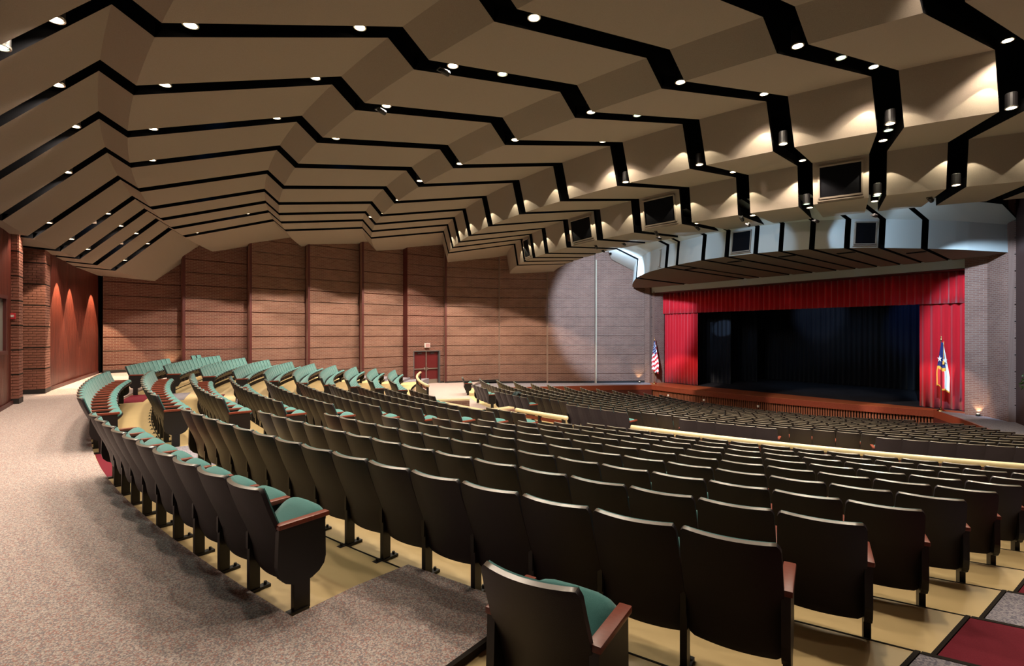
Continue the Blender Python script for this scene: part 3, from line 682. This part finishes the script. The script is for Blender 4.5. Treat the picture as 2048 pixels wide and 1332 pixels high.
# ------------------------------------------------------------------ rails, parapet
def arc_bar(name, R, xa, xb, z0, z1, w_, m, parent, n=20, bev=0):
    bm = bmesh.new()
    P = [arc_xy(R + w_ / 2, xa + (xb - xa) * i / n) for i in range(n + 1)]; Q = [arc_xy(R - w_ / 2, xa + (xb - xa) * i / n) for i in range(n + 1)]
    prism(bm, P + Q[::-1], z0, z1); return obj(name, bm, m, parent)
def arc_tube(name, R, xa, xb, z, r, m, parent, n=30):
    v, f = [], []; K = 12
    for i in range(n + 1):
        x, y = arc_xy(R, xa + (xb - xa) * i / n); th = math.atan2(x, SC[1] - y); nx, ny = math.sin(th), -math.cos(th)
        for k in range(K):
            a = 2 * PI * k / K; v.append((x + nx * r * math.cos(a), y + ny * r * math.cos(a), z + r * math.sin(a)))
    for i in range(n):
        for k in range(K): f.append((i * K + k, i * K + (k + 1) % K, (i + 1) * K + (k + 1) % K, (i + 1) * K + k))
    f.append(tuple(range(K))); f.append(tuple(range(n * K, n * K + K))); return pydata(name, v, f, m, parent, smooth=True)
for xa, xb, zt, lab in ((5.75, 13.0, 1.2, 'long cream-capped railing right of the near aisle'), (1.75, 3.8, 1.2, 'short cream-capped railing between brick parapet and aisle'), (-12.6, -5.5, 1.28, 'curved cream-capped railing in front of the red double door')):
    t = empty('railing', (*arc_xy(23.65, (xa + xb) / 2), Z_CROSS)); tag(t, lab, 'railing', 'railings along the cross aisle')
    parts = [arc_tube('rail_cap', 23.65, xa, xb, zt - .055, .062, 'rail', t), arc_bar('perforated_strip', 23.65, xa + .1, xb - .1, zt - .24, zt - .14, .02, 'mahog', t), arc_bar('rail_panel', 23.68, xa + .05, xb - .05, .1, zt - .27, .05, 'black', t)]
    n = max(2, int((xb - xa) / 1.2))
    for i in range(n + 1):
        x, y = arc_xy(23.65, xa + .12 + (xb - xa - .24) * i / n); bm = bmesh.new(); box(bm, (x - .04, y - .04, Z_CROSS - .05), (x + .04, y + .04, zt - .1)); parts.append(obj('post', bm, 'black', t))
    for p in parts: p.parent = t; p.matrix_parent_inverse = Matrix.Translation(t.location).inverted()
par = empty('brick_parapet', (-1.5, -19.5, Z_CROSS)); tag(par, 'low zigzag brick parapet with pale cap in the cross aisle', 'wall')
def low_wall(p0, p1, z0, z1, cap='rail', w_=.22):
    o = brick_panel(p1, p0, z0, z1 - .05, par, 'brick', w_, 'parapet_wall', .01)
    d = Vector((p1[0] - p0[0], p1[1] - p0[1])).normalized(); n = Vector((-d.y, d.x)); bm = bmesh.new()
    a = Vector(p0) - n * .04 - d * .03; b = Vector(p1) - n * .04 + d * .03; prism(bm, [tuple(a), tuple(b), tuple(b + n * (w_ + .06)), tuple(a + n * (w_ + .06))], z1 - .06, z1)
    c = obj('parapet_cap', bm, cap, par)
    for q in (o, c): q.matrix_parent_inverse = Matrix.Translation(par.location).inverted()
low_wall((-3.2, -20.15), (.29, -19.85), .1, .95); low_wall((.29, -19.85), (.12, -18.55), .1, .95); low_wall((-3.2, -20.15), (-2.6, -18.7), .1, .95); low_wall((.12, -19.6), (1.75, -19.45), .1, .98)

# ------------------------------------------------------------------ theatre seats
PITCH = .525
def shell_pt(u, v):
    """u across -1..1, v from top (0) to bottom (1) of the back shell -> x, y, z of its rear face"""
    prof = [(0, -.27, .905), (.2, -.225, .775), (.42, -.165, .63), (.62, -.105, .5), (.8, -.065, .38), (.93, -.045, .265), (1, -.03, .215)]
    for a, b in zip(prof, prof[1:]):
        if v <= b[0] + 1e-9:
            t = (v - a[0]) / (b[0] - a[0]); y = a[1] + (b[1] - a[1]) * t; z = a[2] + (b[2] - a[2]) * t; break
    hw = .247 + .008 * math.sin(v * PI)
    cut = 0
    if v < .05: hw -= .02 * (1 - v / .05) ** 2
    if v > .93: hw -= .035 * ((v - .93) / .07) ** 2
    z += (.0 if v > .3 else -.022 * (abs(u) ** 2) * 0)
    return Vector((u * hw, y + .05 * u * u * (1 - .35 * v), z))
def back_shell(nu, nv):
    bm = bmesh.new(); A, B = [], []
    for j in range(nv + 1):
        v = j / nv
        if nv > 6: v = [0, .02, .05, .2, .42, .62, .8, .93, .97, 1][j] if nv == 9 else v
        for off, L in ((0, A), (.028, B)):
            row = []
            for i in range(nu + 1): p = shell_pt(-1 + 2 * i / nu, v); row.append(bm.verts.new((p.x, p.y + off, p.z + off * .28)))
            L.append(row)
    for L, fl in ((A, 0), (B, 1)):
        for j in range(nv):
            for i in range(nu):
                q = [L[j][i], L[j][i + 1], L[j + 1][i + 1], L[j + 1][i]]; bm.faces.new(q[::-1] if fl == 0 else q)
    rim = [(0, i) for i in range(nu + 1)] + [(j, nu) for j in range(1, nv + 1)] + [(nv, i) for i in range(nu - 1, -1, -1)] + [(j, 0) for j in range(nv - 1, 0, -1)]
    for a, b in zip(rim, rim[1:] + rim[:1]):
        fc = bm.faces.new((A[a[0]][a[1]], A[b[0]][b[1]], B[b[0]][b[1]], B[a[0]][a[1]]))
        if a[0] == 0 and b[0] == 0: fc.material_index = 1
    bmesh.ops.recalc_face_normals(bm, faces=bm.faces); return bm
def back_cushion(nu, nv):
    bm = bmesh.new(); A, B = [], []
    for j in range(nv + 1):
        v = .012 + (.6 - .012) * j / nv
        for L in (A, B):
            row = []
            for i in range(nu + 1):
                u = -1 + 2 * i / nu; p = shell_pt(u * .955, v); e = (1 - abs(u) ** 4) * (1 - abs(2 * j / nv - 1) ** 4)
                o = .03 if L is A else .045 + .03 * e
                row.append(bm.verts.new((p.x, p.y + o, p.z + o * .28)))
            L.append(row)
    for j in range(nv):
        for i in range(nu): bm.faces.new((B[j][i], B[j][i + 1], B[j + 1][i + 1], B[j + 1][i]))
    rim = [(0, i) for i in range(nu + 1)] + [(j, nu) for j in range(1, nv + 1)] + [(nv, i) for i in range(nu - 1, -1, -1)] + [(j, 0) for j in range(nv - 1, 0, -1)]
    for a, b in zip(rim, rim[1:] + rim[:1]): bm.faces.new((A[a[0]][a[1]], A[b[0]][b[1]], B[b[0]][b[1]], B[a[0]][a[1]]))
    bmesh.ops.recalc_face_normals(bm, faces=bm.faces); return bm
def seat_shape(nu, kind):
    """tipped-up seat: outline with rounded front, cushion on the sitter's side, pan below"""
    ang = math.radians(40); ca, sa = math.cos(ang), math.sin(ang)
    def P(x, s, h): return (x, .03 + s * ca - h * sa, .385 + s * sa + h * ca)      # s along depth, h above the pan
    n = nu; out = [(-.215, 0)]
    out += [(-.232, .14), (-.235, .26)]
    for i in range(n + 1):
        a = PI - PI * i / n; out.append((.235 * (abs(math.cos(a)) ** .55) * (1 if math.cos(a) > 0 else -1), max(.26, .27 + .1 * math.sin(a) ** .8)))
    out += [(.235, .26), (.232, .14), (.215, 0)]
    bm = bmesh.new()
    lv = [(0, .0, 1.0), (.03, .0, 1.02), (.065, .0, .98), (.085, .0, .86), (.093, 0, .55)] if kind == 'cushion' else [(-.045, 0, .82), (-.03, 0, .96), (.0, 0, 1.0)]
    rows = []
    for h, _, sc in lv:
        rows.append([bm.verts.new(P(x * sc, .17 + (s - .17) * sc, h)) for x, s in out])
    m = len(out)
    for a, b in zip(rows, rows[1:]):
        for i in range(m): bm.faces.new((a[i], a[(i + 1) % m], b[(i + 1) % m], b[i]))
    bm.faces.new(rows[0][::-1]); bm.faces.new(rows[-1]); bmesh.ops.recalc_face_normals(bm, faces=bm.faces); return bm
def armrest_bm(x, hi=True):
    bm = bmesh.new(); box(bm, (x - .033, -.115, .615), (x + .033, .27, .65), bev=.009 if hi else 0); return bm
def standard_bm(x, hi=True):
    bm = bmesh.new(); box(bm, (x - .02, -.05, .02), (x + .02, .03, .36)); box(bm, (x - .016, -.06, .34), (x + .016, .17, .616)); return bm
def foot_bm(x):
    bm = bmesh.new(); box(bm, (x - .03, -.13, 0), (x + .03, .11, .022)); cyl(bm, (x, -.1, .02), (x, -.1, .045), .012, n=6); cyl(bm, (x, .08, .02), (x, .08, .045), .012, n=6); return bm
def end_panel_bm(x, n=8):
    """dark end panel with rounded bottom, standing on a narrow post"""
    pts = [(-.11, .616), (.24, .616), (.245, .36)]
    for i in range(n + 1):
        a = -PI * i / n; pts.append((.065 + .18 * math.cos(a), .33 + .13 * math.sin(a)))
    pts += [(-.12, .36)]
    bm = bmesh.new(); A = [bm.verts.new((x - .022, y, z)) for y, z in pts]; B = [bm.verts.new((x + .022, y, z)) for y, z in pts]; k = len(pts)
    for i in range(k): bm.faces.new((A[i], A[(i + 1) % k], B[(i + 1) % k], B[i]))
    bm.faces.new(A[::-1]); bm.faces.new(B); box(bm, (x - .021, .0, .01), (x + .021, .12, .22)); bmesh.ops.recalc_face_normals(bm, faces=bm.faces); return bm
def mk(name, bm, m, smooth=True, mod=False):
    me = bpy.data.meshes.new(name); bm.to_mesh(me); bm.free(); me.materials.append(M[m])
    if name == 'back_shell': me.materials.append(M['rim'])
    if smooth:
        me.polygons.foreach_set('use_smooth', [True] * len(me.polygons))
        try: me.set_sharp_from_angle(angle=math.radians(42))
        except Exception: pass
    return me
H = PITCH / 2
MS = dict(back_shell=mk('back_shell', back_shell(10, 9), 'shell'), back_cushion=mk('back_cushion', back_cushion(8, 6), 'teal'),
          seat_cushion=mk('seat_cushion', seat_shape(10, 'cushion'), 'teal'), seat_pan=mk('seat_pan', seat_shape(10, 'pan'), 'shell'),
          armL=mk('armrest', armrest_bm(-H), 'mahog'), armR=mk('armrest', armrest_bm(H), 'mahog'),
          stdL=mk('standard', standard_bm(-H), 'black', False), stdR=mk('standard', standard_bm(H), 'black', False),
          footL=mk('foot_plate', foot_bm(-H), 'black', False), footR=mk('foot_plate', foot_bm(H), 'black', False),
          endL=mk('end_panel', end_panel_bm(-H), 'black', False), endR=mk('end_panel', end_panel_bm(H), 'black', False))
LOW = [(back_shell(4, 6), 0), (back_cushion(3, 2), 1), (seat_shape(4, 'cushion'), 1), (seat_shape(4, 'pan'), 0), (armrest_bm(-H, False), 2), (standard_bm(-H), 3)]
LOWP = []
for b, mi in LOW:
    b.verts.ensure_lookup_table(); LOWP.append(([tuple(v.co) for v in b.verts], [tuple(v.index for v in f.verts) for f in b.faces], [4 if f.material_index else mi for f in b.faces])); b.free()
def low_extra(bm, mi):
    bm.verts.ensure_lookup_table(); bm.verts.index_update(); r = ([tuple(v.co) for v in bm.verts], [tuple(v.index for v in f.verts) for f in bm.faces], [mi] * len(bm.faces)); bm.free(); return r
LOWR = [low_extra(armrest_bm(H, False), 2), low_extra(end_panel_bm(H, 4), 3)]
LOWL = [low_extra(end_panel_bm(-H, 4), 3)]


def row_seats(R, z, xa, xb, block, rowname, start='left'):
    ta = math.asin(xa / R); tb = math.asin(xb / R); n = int(round((tb - ta) * R / PITCH)); out = []
    dt = (tb - ta) / n
    for i in range(n):
        th = ta + dt * (i + .5); Rf = R - .27
        x = Rf * math.sin(th); y = SC[1] - Rf * math.cos(th)
        out.append(dict(x=x, y=y, z=z, th=th, first=(i == 0), last=(i == n - 1), block=block, row=rowname, k=i + 1, n=n))
    return out
seats = []
for i in range(10):
    rn = 'back row' if i == 0 else ORD[i + 1] + ' row from the back'
    R, z = ROW_R[i], ROW_Z[i]
    if i == 0:
        seats += row_seats(R, z, 5.7, 10.63, 'near', rn) + row_seats(R, z, 12.33, 12.86, 'wheelchair corner', rn)
        seats += row_seats(R, z, -10.6, -5.5, 'far', rn) + row_seats(R, z, -14.0, -12.9, 'far wall corner', rn)
    else:
        seats += row_seats(R, z, 5.68, 13.06, 'near', rn) + row_seats(R, z, -13.2, -5.5, 'far', rn)
    if i < 9: seats += row_seats(R, z, -3.35, 3.8, 'middle', rn)
    else: seats += row_seats(R, z, -3.35, -.8, 'middle', rn) + row_seats(R, z, 2.2, 3.8, 'middle aisle', rn)
for j in range(14):
    rn = 'front section ' + ORD[j + 1] + ' row'
    R, z = F_R[j], F_Z[j]
    if j == 0: segs = [(-10.3, -9.3), (-6.4, -4.3), (-3.5, -.8), (1.33, 3.82), (5.4, 7.78), (9.65, 12.6)]
    else:
        xm = min(12.2, math.sqrt(max(R * R - 4.5, 1)) * .93) if R > 11 else min(7.2, R * .72)
        while True:
            ye = SC[1] - math.sqrt(R * R - xm * xm)
            E_ = [(.1, 6.75), (-2.6, 8.6), (-6.2, 10.69), (-9.6, 12.6), (-30, 24)]
            lim = next((b[1] + (ye - b[0]) / (a[0] - b[0]) * (a[1] - b[1]) for a, b in zip(E_, E_[1:]) if b[0] <= ye <= a[0]), 6.0)
            if xm < lim - .45 or xm < 3: break
            xm -= .1
        segs = [(max(-xm, -10.2 + .42 * j), xm)]
        if j == 13: segs = [(-2.2, 3.0)]
    for (a, b) in segs:
        seats += row_seats(R, z, a, b, {0: 'whole', -10.3: 'far corner', -6.4: 'far', -3.5: 'left middle', 1.33: 'right middle', 5.4: 'near', 9.65: 'right end'}[a if j == 0 else 0], rn)
c_, s_ = math.cos(YAW), math.sin(YAW)
for s in seats:
    X = (s['y'] + 28.7) * s_ + (s['x'] - 14.3) * c_; Zd = (s['y'] + 28.7) * c_ - (s['x'] - 14.3) * s_
    s['d'] = Zd; s['px'] = 1024 + 1012 * X / Zd if Zd > .3 else -9999
vis = [s for s in seats if s['d'] > .6 and -60 < s['px'] < 2110]
vis.sort(key=lambda s: s['d'])
near, far = vis[:300], vis[300:]
def part(nm, key, t):
    o = bpy.data.objects.new(nm, MS[key]); C.objects.link(o); o.parent = t; return o
for s in near:
    t = empty('theater_seat', (s['x'], s['y'], s['z']), s['th'])
    tag(t, 'teal folding seat, %s, %s block, %s from left end' % (s['row'], s['block'], ORD[s['k']]), 'seat', 'teal seats in the curved rows')
    for nm in ('back_shell', 'back_cushion', 'seat_cushion', 'seat_pan'): part(nm, nm, t)
    part('armrest', 'armL', t)
    if s['first']: part('end_panel', 'endL', t)
    else: q = part('standard', 'stdL', t)
    f = bpy.data.objects.new('foot_plate', MS['footL']); C.objects.link(f); f.parent = t if s['first'] else q
    if s['last']:
        part('armrest', 'armR', t); part('end_panel', 'endR', t); f = bpy.data.objects.new('foot_plate', MS['footR']); C.objects.link(f); f.parent = t
V, F_, MI = [], [], []
for s in far:
    c, n = math.cos(s['th']), math.sin(s['th'])
    for vs, fs, mi in LOWP + (LOWR if s['last'] else []) + (LOWL if s['first'] else []):
        b = len(V)
        V += [(s['x'] + x * c - y * n, s['y'] + x * n + y * c, s['z'] + z) for x, y, z in vs]; F_ += [tuple(b + i for i in f) for f in fs]; MI += mi
me = bpy.data.meshes.new('theater_seat_rows'); me.from_pydata(V, [], F_)
for m in ('shell', 'teal', 'mahog', 'black', 'rim'): me.materials.append(M[m])
me.polygons.foreach_set('material_index', MI)
tag(obj('theater_seat_rows', me, None), 'distant rows of dark-backed folding seats stepping down to the stage', 'seat', 'teal seats in the curved rows', 'stuff')
# a dark jacket left over an end seat of the front section
sj = min((s for s in seats if s['row'].startswith('front section second')), key=lambda s: abs(s['x'] + 2.9))
v, f = [], []
for i in range(9):
    for j in range(7):
        u = i / 8; w_ = j / 6; x = (w_ - .5) * (.3 + .12 * u) + .03 * math.sin(9 * u + j); y = -.33 - .03 * math.sin(w_ * 9) if u > .35 else -.1 - .65 * u; z = .93 - .0 if u < .25 else .93 - .62 * (u - .25) / .75
        v.append((x, y + .02 * math.sin(j * 2.3 + i), z + .02 * math.sin(j * 1.7)))
for i in range(8):
    for j in range(6): f.append((i * 7 + j, i * 7 + j + 1, i * 7 + j + 8, i * 7 + j + 7))
o = pydata('jacket', v, f, 'cloth', smooth=True); o.location = (sj['x'], sj['y'], sj['z']); o.rotation_euler = (0, 0, sj['th'])
md = o.modifiers.new('thick', 'SOLIDIFY'); md.thickness = .02
tag(o, 'dark green jacket hung over a seat back beyond the brick parapet', 'jacket')

# ------------------------------------------------------------------ flags
def flag(loc, lab, scheme, h, rz):
    t = empty('flag', loc, rz); tag(t, lab, 'flag')
    bm = bmesh.new(); lathe(bm, [(.16, 0), (.165, .02), (.1, .06), (.04, .12), (.025, .2)], 16); obj('flag_stand', bm, 'brass', t, smooth=True)
    bm = bmesh.new(); cyl(bm, (0, 0, .1), (0, 0, h), .016, n=8); obj('pole', bm, 'brass' if scheme == 'us' else 'pot', t)
    bm = bmesh.new(); lathe(bm, [(.01, h - .02), (.04, h + .01), (.045, h + .04), (.02, h + .07), (.012, h + .1), (.03, h + .15), (.002, h + .24)], 10); obj('finial', bm, 'brass', t, smooth=True)
    nu, nv = 26, 30; v, f, mi = [], [], []
    zt = h - .08
    # hanging cloth: gathered at the pole top, folds open out below
    for j in range(nv + 1):
        q = j / nv; wdt = .05 + .3 * min(1, q * 1.5) - (.1 * max(0, q - .7)); ln = zt - 1.95 * q
        for i in range(nu + 1):
            u = i / nu; a = u * 3.2 * PI
            x = (u - .42) * wdt * 1.3 + .02 * math.sin(a * 2); y = .05 * math.sin(a * 1.6 + q) * (0.35 + q) - .05
            zz = ln - .28 * u * q + (.06 * math.sin(a)) * q
            v.append((x, y, zz))
    N = nu + 1
    for j in range(nv):
        for i in range(nu):
            f.append((j * N + i, j * N + i + 1, (j + 1) * N + i + 1, (j + 1) * N + i)); u, q = i / nu, j / nv
            if scheme == 'us':
                if q < .38 and u < .75: k = 0 if (i + j * 2) % 5 else 1
                else: k = 2 if int(q * 13 + u * 3.2) % 2 else 1
            else:
                k = 0 if q < .58 and u < .72 else (1 if u > .58 else 2)
                if scheme == 'tx' and q >= .58 and u < .58: k = 2
                if j == nv - 1 or (k == 2 and i in (0, 1)) : k = 3
                if k == 0 and j >= int(nv * .55): k = 3
            mi.append(k)
    cl = pydata('flag_cloth', v, f, ['navy', 'fwhite', 'fred', 'gold'], t, mi=mi, smooth=True); md = cl.modifiers.new('thick', 'SOLIDIFY'); md.thickness = .006
    if scheme == 'tx':
        for cx_, cz_ in ((-.13, zt - .72), (.07, zt - .8)):
            bm = bmesh.new(); pts = []
            for k in range(10):
                r = .15 if k % 2 == 0 else .06; a = PI / 2 + k * PI / 5; pts.append((cx_ + r * .62 * math.cos(a), cz_ + r * math.sin(a)))
            A = [bm.verts.new((x, -.16, z)) for x, z in pts]; B = [bm.verts.new((x, -.15, z)) for x, z in pts]
            bm.faces.new(A); bm.faces.new(B[::-1])
            for k in range(10): bm.faces.new((A[k], A[(k + 1) % 10], B[(k + 1) % 10], B[k]))
            bmesh.ops.recalc_face_normals(bm, faces=bm.faces); obj('star', bm, 'fwhite', t)
        bm = bmesh.new(); cyl(bm, (.05, -.1, h - .02), (.02, -.14, h - .9), .01, n=6); cyl(bm, (.02, -.14, h - .9), (.02, -.14, h - 1.05), .03, .04, n=8); obj('tassel', bm, 'gold', t)
    return t
flag((-8.35, -.5, 0), 'red and white striped flag on a brass stand left of the stage', 'us', 3.0, math.radians(40))
flag((7.0, .15, 0), 'navy, white and red flag with white star right of the stage', 'tx', 3.15, math.radians(40))

# ------------------------------------------------------------------ potted plant at the right edge
def plant(x, y, z, s, lab):
    t = empty('potted_plant', (x, y, z)); tag(t, lab, 'plant')
    bm = bmesh.new(); lathe(bm, [(.12, 0), (.17, .3), (.19, .32), (.16, .32)], 14); obj('pot', bm, 'pot', t)
    bm = bmesh.new(); r = random.Random(3)
    for k in range(5): cyl(bm, (0, 0, .25), (r.uniform(-.25, .25), r.uniform(-.25, .25), .9 * s), .01, .004, 5)
    obj('stem', bm, 'pot', t)
    bm = bmesh.new()
    for k in range(700):
        a, b = r.uniform(0, 2 * PI), math.acos(r.uniform(-1, 1)); q = r.uniform(.35, 1) ** .5
        c = Vector((.46 * s * q * math.sin(b) * math.cos(a), .46 * s * q * math.sin(b) * math.sin(a), .72 + .5 * s * q * math.cos(b)))
        d = Vector((r.uniform(-1, 1), r.uniform(-1, 1), r.uniform(-1, .4))).normalized(); e = d.orthogonal().normalized(); L = r.uniform(.06, .11)
        vs = [bm.verts.new(c), bm.verts.new(c + d * L * .5 + e * L * .28 + Vector((0, 0, .01))), bm.verts.new(c + d * L), bm.verts.new(c + d * L * .5 - e * L * .28 + Vector((0, 0, .01)))]
        bm.faces.new(vs)
    tag(obj('foliage', bm, 'leaf', t), kind='stuff')
plant(10.55, -3.2, 1.05, 1.0, 'bushy green plant on a dark stand at the right edge')
bm = bmesh.new(); box(bm, (10.33, -3.42, 0), (10.77, -2.98, 1.05), bev=.01); tag(obj('plant_stand', bm, 'pot'), 'dark square plant stand against the fluted wall at right', 'stand')
# fire alarm strobe on the near pillar
fa = empty('fire_alarm', (-4.38, -31.7, 3.95)); tag(fa, 'red fire alarm strobe on the near brick pillar', 'alarm')
bm = bmesh.new(); box(bm, (-.02, -.06, -.08), (.03, .06, .08), bev=.008); obj('alarm_box', bm, 'fred', fa); bm = bmesh.new(); box(bm, (.03, -.03, -.03), (.045, .03, .03)); obj('strobe_lens', bm, 'white', fa)
# small sockets on the fluted stage front
for x, y, lab in ((-6.6, -1.29, 'leftmost'), (-3.9, -1.45, 'second from the left'), (-.6, -1.33, 'third from the left')):
    bm = bmesh.new(); box(bm, (x - .05, y - .03, -.62), (x + .05, y + .06, -.5), bev=.006); tag(obj('wall_socket', bm, 'white'), 'white socket plate on the stage front, ' + lab, 'socket')
